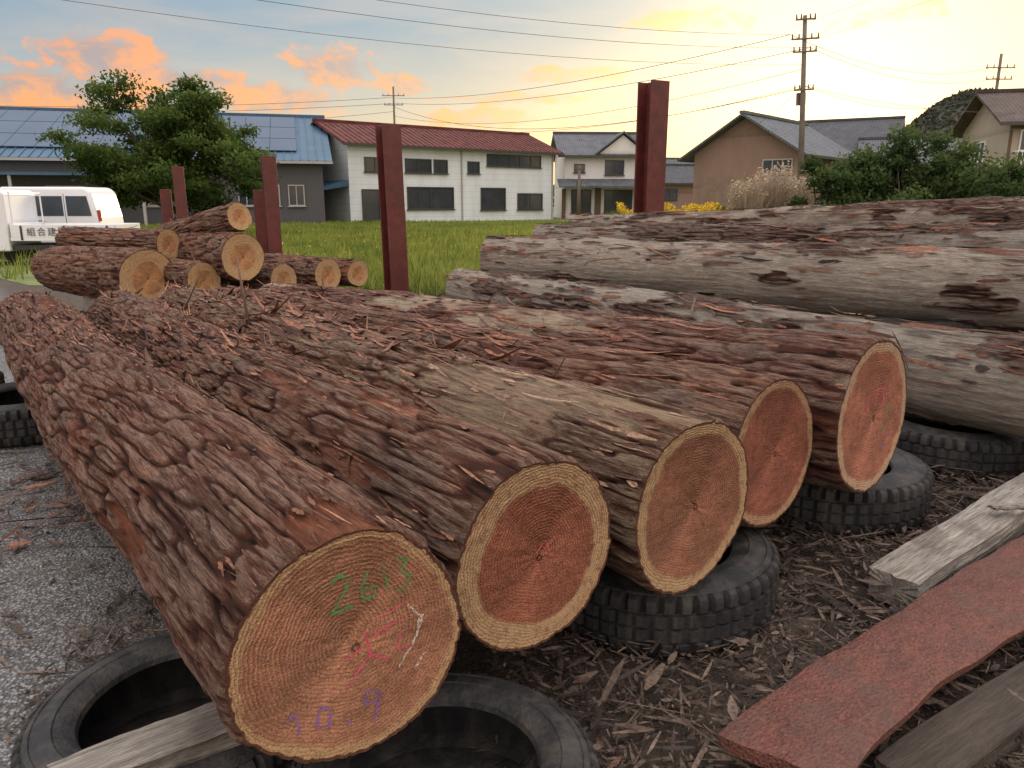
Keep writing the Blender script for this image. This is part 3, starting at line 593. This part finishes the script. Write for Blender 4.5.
def house(name,ox,oy,rz,L,D,eave,ridge,wall,roof,gable='x',wins=(),ov=.5,ribs=0,roofth=.14,solar=False,fascia=ALU,wf=None):
    e=empty(name,(ox,oy,0),rz)
    b=MB()
    if gable=='x':
        poly=[(0,0),(D,0),(D,eave),(D/2,ridge-.02),(0,eave)]; b.prism(poly,0,L,0,'x')
    else:
        poly=[(0,0),(L,0),(L,eave),(L/2,ridge-.02),(0,eave)]; b.prism(poly,0,D,0,'y')
    b.obj('walls',wall,e)
    b=MB(); half=(D if gable=='x' else L)/2; sl=(ridge-eave)/half; ex=ov
    def slab(p0,q0,p1,q1,a0,a1,m=0,t=roofth):
        poly=[(p0,q0),(p1,q1),(p1,q1+t),(p0,q0+t)]; b.prism(poly,a0,a1,m,'x' if gable=='x' else 'y')
    W=(D if gable=='x' else L); A=(L if gable=='x' else D)
    slab(-ex,eave-sl*ex+.02,half,ridge+.02,-ov,A+ov); slab(W+ex,eave-sl*ex+.02,half,ridge+.02,-ov,A+ov)
    if ribs:
        k=-ov+.05
        while k<A+ov-.05:
            slab(-ex-.01,eave-sl*(ex+.01)+.02+roofth+.002,half,ridge+.02+roofth+.002,k,k+.05,0,.05); slab(W+ex+.01,eave-sl*(ex+.01)+.02+roofth+.002,half,ridge+.02+roofth+.002,k,k+.05,0,.05); k+=ribs
    if gable=='x': b.box(-ov-.02,A+ov+.02,half-.16,half+.16,ridge+roofth-.02,ridge+roofth+.16)
    else: b.box(half-.16,half+.16,-ov-.02,A+ov+.02,ridge+roofth-.02,ridge+roofth+.16)
    b.obj('roof',roof,e)
    b=MB()
    if gable=='x':
        b.box(-ov-.03,L+ov+.03,-ex-.12,-ex-.012,eave-sl*ex-.02,eave-sl*ex+.13)
    else:
        b.box(-ex-.12,-ex-.012,-ov,D+ov,eave-sl*ex-.02,eave-sl*ex+.13); b.box(L+ex+.012,L+ex+.12,-ov,D+ov,eave-sl*ex-.02,eave-sl*ex+.13)
    b.obj('gutter',fascia,e)
    if solar:
        b=MB()
        sx=1.5
        while sx<L-2.2:
            for r in (0,1,2):
                t0=.16+.26*r; p0=-ex+(half+ex)*t0; p1=-ex+(half+ex)*(t0+.25)
                z=lambda p: eave+sl*p+.02+roofth+.08
                poly=[(p0,z(p0)),(p1,z(p1)),(p1,z(p1)+.05),(p0,z(p0)+.05)]; b.prism(poly,sx,sx+1.62,0,'x')
            sx+=1.65
        b.obj('solar_panels',SOLAR,e)
    fr=MB(); gl=MB()
    for w in wins:
        f,x,z,ww,hh=w[:5]; nm=w[5] if len(w)>5 else 2
        if f=='f': Mx=Matrix.Identity(4)
        elif f=='r': Mx=Matrix.Translation((L,0,0))@Matrix.Rotation(math.pi/2,4,'Z')
        else: Mx=Matrix.Translation((0,D,0))@Matrix.Rotation(-math.pi/2,4,'Z')
        t=.07
        gl.box(x+t,x+ww-t,-.03,.05,z+t,z+hh-t,0,Mx)
        fr.box(x,x+ww,-.09,.04,z,z+t,0,Mx); fr.box(x,x+ww,-.09,.04,z+hh-t,z+hh,0,Mx); fr.box(x,x+t,-.088,.04,z+t,z+hh-t,0,Mx); fr.box(x+ww-t,x+ww,-.088,.04,z+t,z+hh-t,0,Mx)
        fr.box(x-.08,x+ww+.08,-.16,-.01,z-.06,z-.003,0,Mx)
        for k in range(1,nm): xx=x+ww*k/nm; fr.box(xx-.03,xx+.03,-.07,.03,z+t,z+hh-t,0,Mx)
    if wins: fr.obj('window_frames',wf or fascia,e); gl.obj('window_glass',GLASS,e)
    return e
a0=math.atan2(6,22)
dk=house('grey_warehouse',-34,44,a0,22.8,18,4.0,7.3,GRAYW,ROOF_BLUE,'x',[('f',12.4,1.2,1.0,1.3),('f',14.2,1.2,1.0,1.3),('f',17.6,1.2,1.0,1.3),('f',19.1,1.2,1.0,1.3),('f',20.6,1.2,1.0,1.3),('f',7,1.0,2.2,1.4),('f',2,.9,2.2,1.4)],.6,.5,solar=True)
b=MB(); b.box(0,13,-3,-.01,2.9,3.05,1); b.box(.2,.35,-2.9,-2.75,0,2.9,0); b.box(6,6.15,-2.9,-2.75,0,2.9,0); b.box(12.6,12.75,-2.9,-2.75,0,2.9,0); b.obj('porch_roof',[ALU,ROOF_BLUE],dk)
a1=math.atan2(11.3,14.5)
wh=house('white_two_storey_building',-11.1,53.5,a1,18.4,8,5.35,6.85,WHITE,ROOF_RED,'x',
 [('f',1.2,3.45,2.4,1.0,3),('f',4.4,3.45,2.2,1.0,2),('f',4.5,.9,4.0,1.6,4),('f',11.6,4.1,5.4,.9,5),('f',9.8,3.5,1.1,.9),('f',11.0,.8,2.4,1.7,2),('f',14.6,.8,2.6,1.3,2),('f',.9,.2,1.4,2.1,1),('l',2,3.6,1.2,.9),('f',6.8,3.45,1.2,1.0,2)],.55,.45,fascia=DARKF)
b=MB(); b.prism([(0,2.5),(0,2.9),(-3.2,2.1),(-3.2,2.0)],0,6,0,'y'); b.box(-3.0,-2.9,.1,.2,0,2.05,1); b.box(-3.0,-2.9,5.6,5.7,0,2.05,1)
b.obj('lean_to_roof',[ROOF_BLUE,ALU],wh)
b=MB(); b.box(9.2,9.3,-.1,-.02,0,5.2,0); b.box(18.2,18.3,-.1,-.02,0,5.2,0); b.box(3.5,4.1,-.45,-.05,.05,.8,0); b.obj('downpipes_and_ac',ALU,wh)
h3=house('white_tiled_house',4.4,66,.05,6.6,8,5.3,7.1,PALE,TILE,'x',[('f',3.4,3.6,1.6,1.2,2),('f',.8,3.8,.9,.7,1),('f',.6,.5,1.7,1.9,2),('f',3.4,.5,2.4,1.9,3)],.6,fascia=DARKF)
b=MB(); b.prism([(-1.8,2.55),(0,3.15),(0,3.3),(-1.8,2.7)],-.6,7.4,0,'x'); b.obj('lower_roof',TILE,h3)
b=MB(); b.prism([(2.7,5.2),(6.9,5.2),(4.8,6.8)],-.35,2,0,'y'); b.obj('front_gable',PALE,h3)
b=MB(); b.prism([(2.2,4.98),(4.8,6.95),(4.8,7.1),(2.2,5.13)],-.7,3,0,'y'); b.prism([(7.4,4.98),(4.8,6.95),(4.8,7.1),(7.4,5.13)],-.7,3,0,'y'); b.obj('front_gable_roof',TILE,h3)
b=MB(); b.box(-.2,.1,-.25,-.004,0,2.5); b.box(2.6,3.1,-.2,-.004,0,2.5); b.box(6.2,6.8,-.2,-.004,0,2.5); b.obj('dark_boarding',WOODW,h3)
a4=math.atan2(-4.6,5.2)
h4=house('brown_mortar_house',12.0,52,a4,6.9,9,4.5,6.6,BRN,TILE,'y',[('f',4.7,2.9,1.9,1.1,3),('r',1.5,2.9,1.7,1.1,2),('r',5.2,2.9,1.7,1.1,2),('r',2,.6,1.8,1.4,2)],.75,fascia=DARKF,wf=ALU)
b=MB(); b.box(.5,4.0,-.06,-.004,0,3.0); b.obj('shutter_door',simple('brown_shutter',(.20,.135,.10),.6,.15,3),h4)
b=MB(); b.prism([(-.1,2.5),(1.6,2.2),(1.6,2.32),(-.1,2.65)],1,8.5,0,'y'); o=b.obj('side_awning',TILE2,h4); o.location=(6.95,0,0)
house('tiled_house',23.5,68,-.5,8,9,5.6,8.2,PALE,TILE2,'x',[('f',2,3.5,1.8,1.2)],.7,fascia=DARKF)
house('tiled_house',28.0,62,-.35,7,8,4.2,6.3,WOODW,TILE,'x',[('f',2,2.2,1.8,1.2)],.7,fascia=DARKF)
house('tiled_house',34.5,66,-.3,9,8,4.6,6.6,PALE,TILE2,'y',[('f',3,2.9,1.8,1.2)],.7,fascia=DARKF)
house('tiled_house',15.0,88,.2,8,7,3.6,5.4,BRN,TILE2,'x',[('f',2,1.6,1.8,1.2)],.6,fascia=DARKF)
house('tiled_house',19.5,98,.1,9,7,4.6,6.6,PALE,TILE,'x',[('f',2,2.6,1.8,1.2)],.6,fascia=DARKF)
hr=house('two_storey_balcony_house',25.9,41.5,-.25,10,8,5.6,7.3,CREAM,TILE3,'x',[('f',.5,3.6,2.2,1.5,3),('f',3.3,3.6,2.2,1.5,3),('f',1.2,.8,2.6,1.5,3),('l',3,3.7,1.6,1.1)],.7,fascia=DARKF,wf=WFR)
b=MB(); b.prism([(-2.2,2.35),(0,3.0),(0,3.15),(-2.2,2.5)],-1.6,10.5,0,'x'); b.obj('lower_roof',TILE3,hr)
b=MB(); b.box(-.9,3.0,-1.7,-.2,.0,2.3); b.box(3.4,9.5,-1.6,-.2,0,2.3); b.obj('boarded_porch',WOODW,hr)
b=MB(); b.box(.2,5.9,-.95,-.85,3.95,4.05); b.box(.2,5.9,-.95,-.85,3.1,3.2); 
for k in range(29): b.box(.22+k*.2,.26+k*.2,-.92,-.88,3.2,3.95)
b.box(.2,.28,-.84,-.1,3.95,4.05); b.box(5.82,5.9,-.84,-.1,3.95,4.05); b.obj('balcony_railing',WFR,hr)
b=MB(); b.box(.0,10.0,-.03,-.004,4.95+.2,5.3); b.box(0,.15,-.03,-.004,3.2,5.1); b.obj('timber_trim',WOODW,hr)

gx=np.linspace(90,420,220); gy=np.linspace(230,420,70); Xh,Yh=np.meshgrid(gx,gy)
def G(cx,cy,sx,sy,h): return h*np.exp(-((Xh-cx)/sx)**2-((Yh-cy)/sy)**2)
Zh=G(166,300,27,50,33)+G(208,320,34,55,30)+G(270,330,60,60,38); Zh+= (rng.random(Zh.shape)*1.1)*(Zh>3); Zh-=2.0
id_=np.arange(Xh.size).reshape(Xh.shape)
mesh_np('wooded_hill',np.stack([Xh,Yh,Zh],-1).reshape(-1,3),np.stack([id_[:-1,:-1],id_[:-1,1:],id_[1:,1:],id_[1:,:-1]],-1).reshape(-1,4),simple('forest_slope',(.060,.068,.05),.95,.35,.5),True)
n=22000; hx=120+140*rng.random(n); hy=250+90*rng.random(n)
hz_=33*np.exp(-((hx-166)/27)**2-((hy-300)/50)**2)+30*np.exp(-((hx-208)/34)**2-((hy-320)/55)**2)+38*np.exp(-((hx-270)/60)**2-((hy-330)/60)**2)-2
quads('hill_forest_canopy',np.stack([hx,hy,hz_+.3+1.0*rng.random(n)],-1),1.1,leaf_mat('hill_canopy',(.045,.05,.040),(.11,.115,.085),.2),rng.random(n))
n=18000; xx=-130+300*rng.random(n); hh=3.2+2*np.sin(xx*.11)+1.0*np.sin(xx*.37+1); quads('distant_tree_line',np.stack([xx,125+5*rng.random(n),np.abs(hh)*rng.random(n)**.7],-1),.6,BUSH,.35+.3*rng.random(n))

# ---------------------------------------------------------------- utility poles and wires
POLE=simple('pole_concrete',(.13,.105,.09),.8,.2,3); WIRE=simple('wire_black',(.06,.055,.055),.5,.1)
def pole(x,y,h,arms,lean=0):
    e=empty('utility_pole',(x,y,0)); e.rotation_euler=(0,lean,0); b=MB(); b.tube([(0,0,0),(0,0,h)],[.18,.10],seg=12); b.obj('shaft',POLE,e,True)
    b=MB()
    for z,w in arms:
        b.box(-w,w,-.15,-.10,z-.04,z+.04)
        for k in (-.92,-.45,.45,.92): b.tube([(k*w,-.12,z+.05),(k*w,-.12,z+.25)],[.045,.03],seg=6)
    b.box(-.20,.20,.12,.4,h*.6,h*.6+.6)
    b.obj('crossarms',POLE,e); return e
pole(15.2,41,10.5,[(9.4,.7),(8.8,.6),(7.0,.5),(10.3,.5)],-.06); pole(-13.6,92.5,14.2,[(13.2,1.3),(12.2,1.1)]); pole(36.6,61,12.2,[(11.2,1.1),(10.4,1.0)]); pole(5.3,62,4.2,[(4.0,.3)])
wb=MB()
def wire(p,q,sag,r=.018,n=26):
    p=Vector(p);q=Vector(q); wb.tube([p.lerp(q,i/n)-Vector((0,0,sag*4*(i/n)*(1-i/n))) for i in range(n+1)],r,seg=4)
for dx,z in ((-.75,9.6),(.3,9.0)):
    wire((14.65+dx,41,z),(-34,7,z+.8),1.9,.009); 
    wire((14.65+dx,41,z),(-13.6+dx,92.5,z+3.4),1.0,.018); wire((14.65+dx,41,z),(36.6+dx,61,z+1.6),1.0,.015); wire((14.65+dx,41,z+.3),(26,8,z+3.5),.6,.008)
    wire((-13.6+dx,92.5,z+3.4),(-75,80,z+2),1.0,.022)
wire((14.75,41,7.2),(-9,53.5,6.4),1.2,.012); wire((14.8,41,7.2),(14.5,52,5.6),.3,.012); wire((-13.6,92.5,12),(14.8,41,7.1),2.2,.02)
wire((14.7,41,8.2),(-34,10,9.0),1.6,.008); wire((14.75,41,8.0),(-13.6,92.5,11.0),1.6,.016); wire((14.8,41,7.2),(36.6,61,9.6),1.2,.014); wire((-13.6,92.5,11.5),(-75,82,10.0),1.5,.02); wire((14.8,41,7.2),(27.5,42,6.0),.4,.012); wire((-20,7,9.5),(30,16,12.5),.6,.006)
wb.obj('overhead_wires',WIRE)

# ---------------------------------------------------------------- vehicles
CARW=simple('white_vehicle_paint',(.72,.74,.77),.28,.05,1,spec=.6); BLK=simple('black_trim',(.03,.03,.03),.5,.1); HUB=simple('wheel_silver',(.4,.4,.42),.4,.1,metal=.6); TL=simple('tail_lamp_red',(.35,.02,.02),.25,.1)
def wheels(e,xs,w,r=.28):
    for x in xs:
        for y in (0.02,w-.02):
            sg=-1 if y<.5 else 1; b=MB(); b.tube([(x,y-.08,r),(x,y+.08,r)],r,seg=28); o=b.obj('wheel',BLK,e,False,.02)
            b=MB(); b.tube([(x,y+sg*.07,r),(x,y+sg*.09,r)],[r*.6,r*.5],seg=20); b.obj('hubcap',HUB,e)
tk=empty('white_flatbed_truck',(-13.35,18.4,0),.06)
b=MB(); b.box(0.0,3.75,.12,1.35,.38,.5,1); b.box(1.35,3.82,0,1.48,.60,.68); 
for y0,y1 in ((0,.04),(1.44,1.48)): b.box(1.37,3.80,y0,y1,.68,.98)
b.box(3.78,3.82,.042,1.438,.68,.98); b.box(1.35,1.40,.042,1.438,.68,1.02)
for x in (1.6,2.6,3.6): b.box(x,x+.05,-.018,-.002,.62,.96,1)
b.tube([(1.42,.06,.98),(1.42,.06,1.75)],.02,0); b.tube([(1.42,1.42,.98),(1.42,1.42,1.75)],.02,0); b.tube([(1.42,.06,1.72),(1.42,1.42,1.72)],.02,0)
b.obj('cargo_bed',[CARW,BLK],tk,False,.008)
b=MB(); b.prism([(0,.35),(1.3,.35),(1.3,1.72),(1.2,1.80),(.42,1.80),(.30,1.74),(0.02,1.05)],.02,1.46,0,'y'); b.obj('cab',CARW,tk,False,.04)
b=MB(); b.prism([(.16,1.10),(1.12,1.10),(1.12,1.62),(.42,1.62)],.008,.018,0,'y'); b.obj('side_window',GLASS,tk)
b=MB(); b.box(3.825,3.85,.08,.26,.45,.56); b.box(3.825,3.85,1.22,1.40,.45,.56); b.obj('tail_lamps',TL,tk)
wheels(tk,(.55,3.0),1.48)
try:
    tcu=bpy.data.curves.new('gate_lettering','FONT'); tcu.body='組合建築資材'; tcu.size=.21; tcu.extrude=.001; tcu.space_character=1.3
    to=bpy.data.objects.new('gate_lettering',tcu); to.location=(1.75,-.022,.74); to.rotation_euler=(math.pi/2,0,0); tcu.materials.append(BLK); link(to,tk)
except Exception as ex: print(ex)
vn=empty('white_van',(-14.6,20.9,0),.03)
b=MB(); b.prism([(0,.3),(3.4,.3),(3.46,.6),(3.42,1.1),(3.28,1.78),(3.12,1.90),(.95,1.90),(.75,1.84),(.15,1.12),(0,.95)],0,1.48,0,'y'); b.obj('body',CARW,vn,False,.07)
b=MB()
for x0,x1 in ((.98,1.72),(1.82,2.52),(2.62,3.20)): b.prism([(x0 if x0>1 else .52,1.14),(x1+(.06 if x1>3 else 0),1.14),(x1-(.03 if x1>3 else 0),1.66),(x0,1.66)],-.012,.01,0,'y')
b.obj('side_windows',GLASS,vn)
b=MB(); b.box(1.76,1.775,-.006,.01,.42,1.72); b.box(2.56,2.572,-.006,.01,.42,1.72); b.box(1.84,1.98,-.03,-.003,.98,1.02); b.box(.3,3.3,-.01,.02,.30,.38); b.obj('trim',BLK,vn)
b=MB(); b.box(3.40,3.46,.03,.12,1.0,1.3); b.obj('tail_lamp',TL,vn)
wheels(vn,(.6,2.8),1.48)

b=MB(); b.tube([(-1.75,5.0,.75),(-1.83,5.15,1.0),(-1.9,5.3,1.18)],[.012,.009,.004],seg=5); b.tube([(-1.6,5.0,.8),(-1.45,5.0,.95),(-1.25,4.9,.92)],[.008,.006,.003],seg=5); b.tube([(-1.9,5.2,.8),(-2.1,5.2,1.0)],[.007,.003],seg=5); b.tube([(.15,3.0,.82),(.22,3.05,.93),(.3,3.02,.95)],[.005,.004,.002],seg=5)
b.tube([(-2.3,5.3,.8),(-2.2,5.4,1.05),(-2.3,5.5,1.2)],[.007,.005,.002],seg=5)
b.obj('dry_twigs',simple('twig_brown',(.10,.05,.03),.8),None,True)

# ---------------------------------------------------------------- sky / light
SAZ=math.radians(22); SEL=math.radians(8)
w=bpy.data.worlds.new('World'); S.world=w; w.use_nodes=True; nt=w.node_tree; nt.nodes.clear()
out=N(nt,'ShaderNodeOutputWorld'); tc=N(nt,'ShaderNodeTexCoord').outputs['Generated']; sp=N(nt,'ShaderNodeSeparateXYZ',{0:tc})
az=MA(nt,'ARCTAN2',sp.outputs[0],sp.outputs[1]); el=MA(nt,'ARCSINE',sp.outputs[2])
def ramp(fac,st):
    r=N(nt,'ShaderNodeValToRGB',{0:fac}); cr=r.color_ramp
    while len(cr.elements)<len(st): cr.elements.new(.5)
    for e,(p,c) in zip(cr.elements,st): e.position=p; e.color=(*c,1)
    return r.outputs[0]
f=MR(nt,el,0,1.0)
left=ramp(f,[(0,(.54,.36,.24)),(.06,(.54,.38,.28)),(.12,(.34,.34,.35)),(.20,(.19,.27,.36)),(.28,(.22,.31,.40)),(.5,(.58,.60,.66)),(1,(.92,.89,.88))])
right=ramp(f,[(0,(.60,.34,.10)),(.06,(.60,.38,.15)),(.12,(.42,.33,.22)),(.20,(.22,.26,.28)),(.28,(.25,.31,.35)),(.5,(.60,.60,.64)),(1,(.92,.89,.88))])
azf=MR(nt,az,-.55,.30,0,1,True)
base=MIX(nt,azf,left,right)
av=N(nt,'ShaderNodeCombineXYZ',{0:MA(nt,'MULTIPLY',az,3.0),1:MA(nt,'MULTIPLY',el,14.0)}).outputs[0]
hz=noise(nt,av,1.3,4,.6,.4); base=MIX(nt,MR(nt,hz,.45,.7,0,.45),base,(.58,.40,.30))
nz=noise(nt,N(nt,'ShaderNodeCombineXYZ',{0:MA(nt,'MULTIPLY',az,20),1:MA(nt,'MULTIPLY',el,36)}).outputs[0],1.0,5,.62,.3)
blobs=[(-.52,.104,.11,.036,1.2),(-.465,.150,.065,.024,1.2),(-.215,.152,.055,.022,1.2),(-.29,.116,.075,.018,1.2),(-.135,.136,.035,.015,1.2),(.05,.148,.055,.010,1.2),(-.04,.10,.08,.012,1.1),(.21,.205,.07,.012,.9),(.43,.195,.05,.014,.9),(.0,.122,.1,.008,.9),(-.38,.135,.07,.012,1.0),(.12,.15,.04,.009,1.1),(1.3,.3,.3,.06,.8),(2.4,.35,.4,.1,.8),(-2.0,.4,.4,.1,.8)]
m=None
for (ca,ce,ra,re,wt) in blobs:
    dx=MA(nt,'MULTIPLY',MA(nt,'SUBTRACT',az,ca),1/ra); dy=MA(nt,'MULTIPLY',MA(nt,'SUBTRACT',el,ce),1/re)
    d=MA(nt,'SQRT',MA(nt,'ADD',MA(nt,'MULTIPLY',dx,dx),MA(nt,'MULTIPLY',dy,dy)))
    k=MA(nt,'MULTIPLY',MA(nt,'SUBTRACT',1.35,d),wt)
    m=k if m is None else MA(nt,'MAXIMUM',m,k)
cm=MR(nt,MA(nt,'ADD',m,MA(nt,'MULTIPLY',MA(nt,'SUBTRACT',nz,.5),3.6)),.2,.85,0,.97,True)
cc=MIX(nt,MR(nt,nz,.42,.60),(.34,.22,.22),(.90,.27,.04)); cc=MIX(nt,azf,cc,MIX(nt,MR(nt,nz,.42,.62),(.46,.27,.17),(.80,.30,.03)))
sky=MIX(nt,cm,base,cc)
sky=MIX(nt,MR(nt,el,-.05,0.0,1,0),sky,(.16,.14,.12))
# added gain: sky overhead and behind the camera brightened to light the scene
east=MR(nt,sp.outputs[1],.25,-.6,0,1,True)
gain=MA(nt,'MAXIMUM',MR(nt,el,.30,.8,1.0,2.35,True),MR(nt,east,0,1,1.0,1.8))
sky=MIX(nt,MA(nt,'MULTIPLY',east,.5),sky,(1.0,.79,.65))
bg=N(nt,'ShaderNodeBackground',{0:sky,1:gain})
ns_=N(nt,'ShaderNodeTexSky',sky_type='NISHITA',sun_disc=False,sun_elevation=SEL,sun_rotation=SAZ)
bg2=N(nt,'ShaderNodeBackground',{0:ns_.outputs[0],1:.05})
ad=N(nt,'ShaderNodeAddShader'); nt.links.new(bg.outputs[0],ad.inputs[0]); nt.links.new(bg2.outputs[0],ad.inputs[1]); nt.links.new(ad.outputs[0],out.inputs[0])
sl_=bpy.data.lights.new('sun','SUN'); sl_.energy=2.3; sl_.angle=math.radians(8); sl_.color=(1,.70,.42); so=bpy.data.objects.new('sun',sl_)
d=-Vector((math.sin(SAZ)*math.cos(SEL),math.cos(SAZ)*math.cos(SEL),math.sin(SEL))); so.rotation_euler=d.to_track_quat('-Z','Y').to_euler(); link(so)

cam=bpy.data.cameras.new('camera'); co=bpy.data.objects.new('camera',cam); link(co); co.location=(0,0,1.55); co.rotation_euler=(math.radians(90-13.6),0,0)
cam.sensor_width=36; cam.lens=26.7; cam.clip_end=4000; cam.clip_start=.05; S.camera=co
S.view_settings.view_transform='Standard'; S.view_settings.look='None'; S.view_settings.exposure=0; S.view_settings.gamma=1
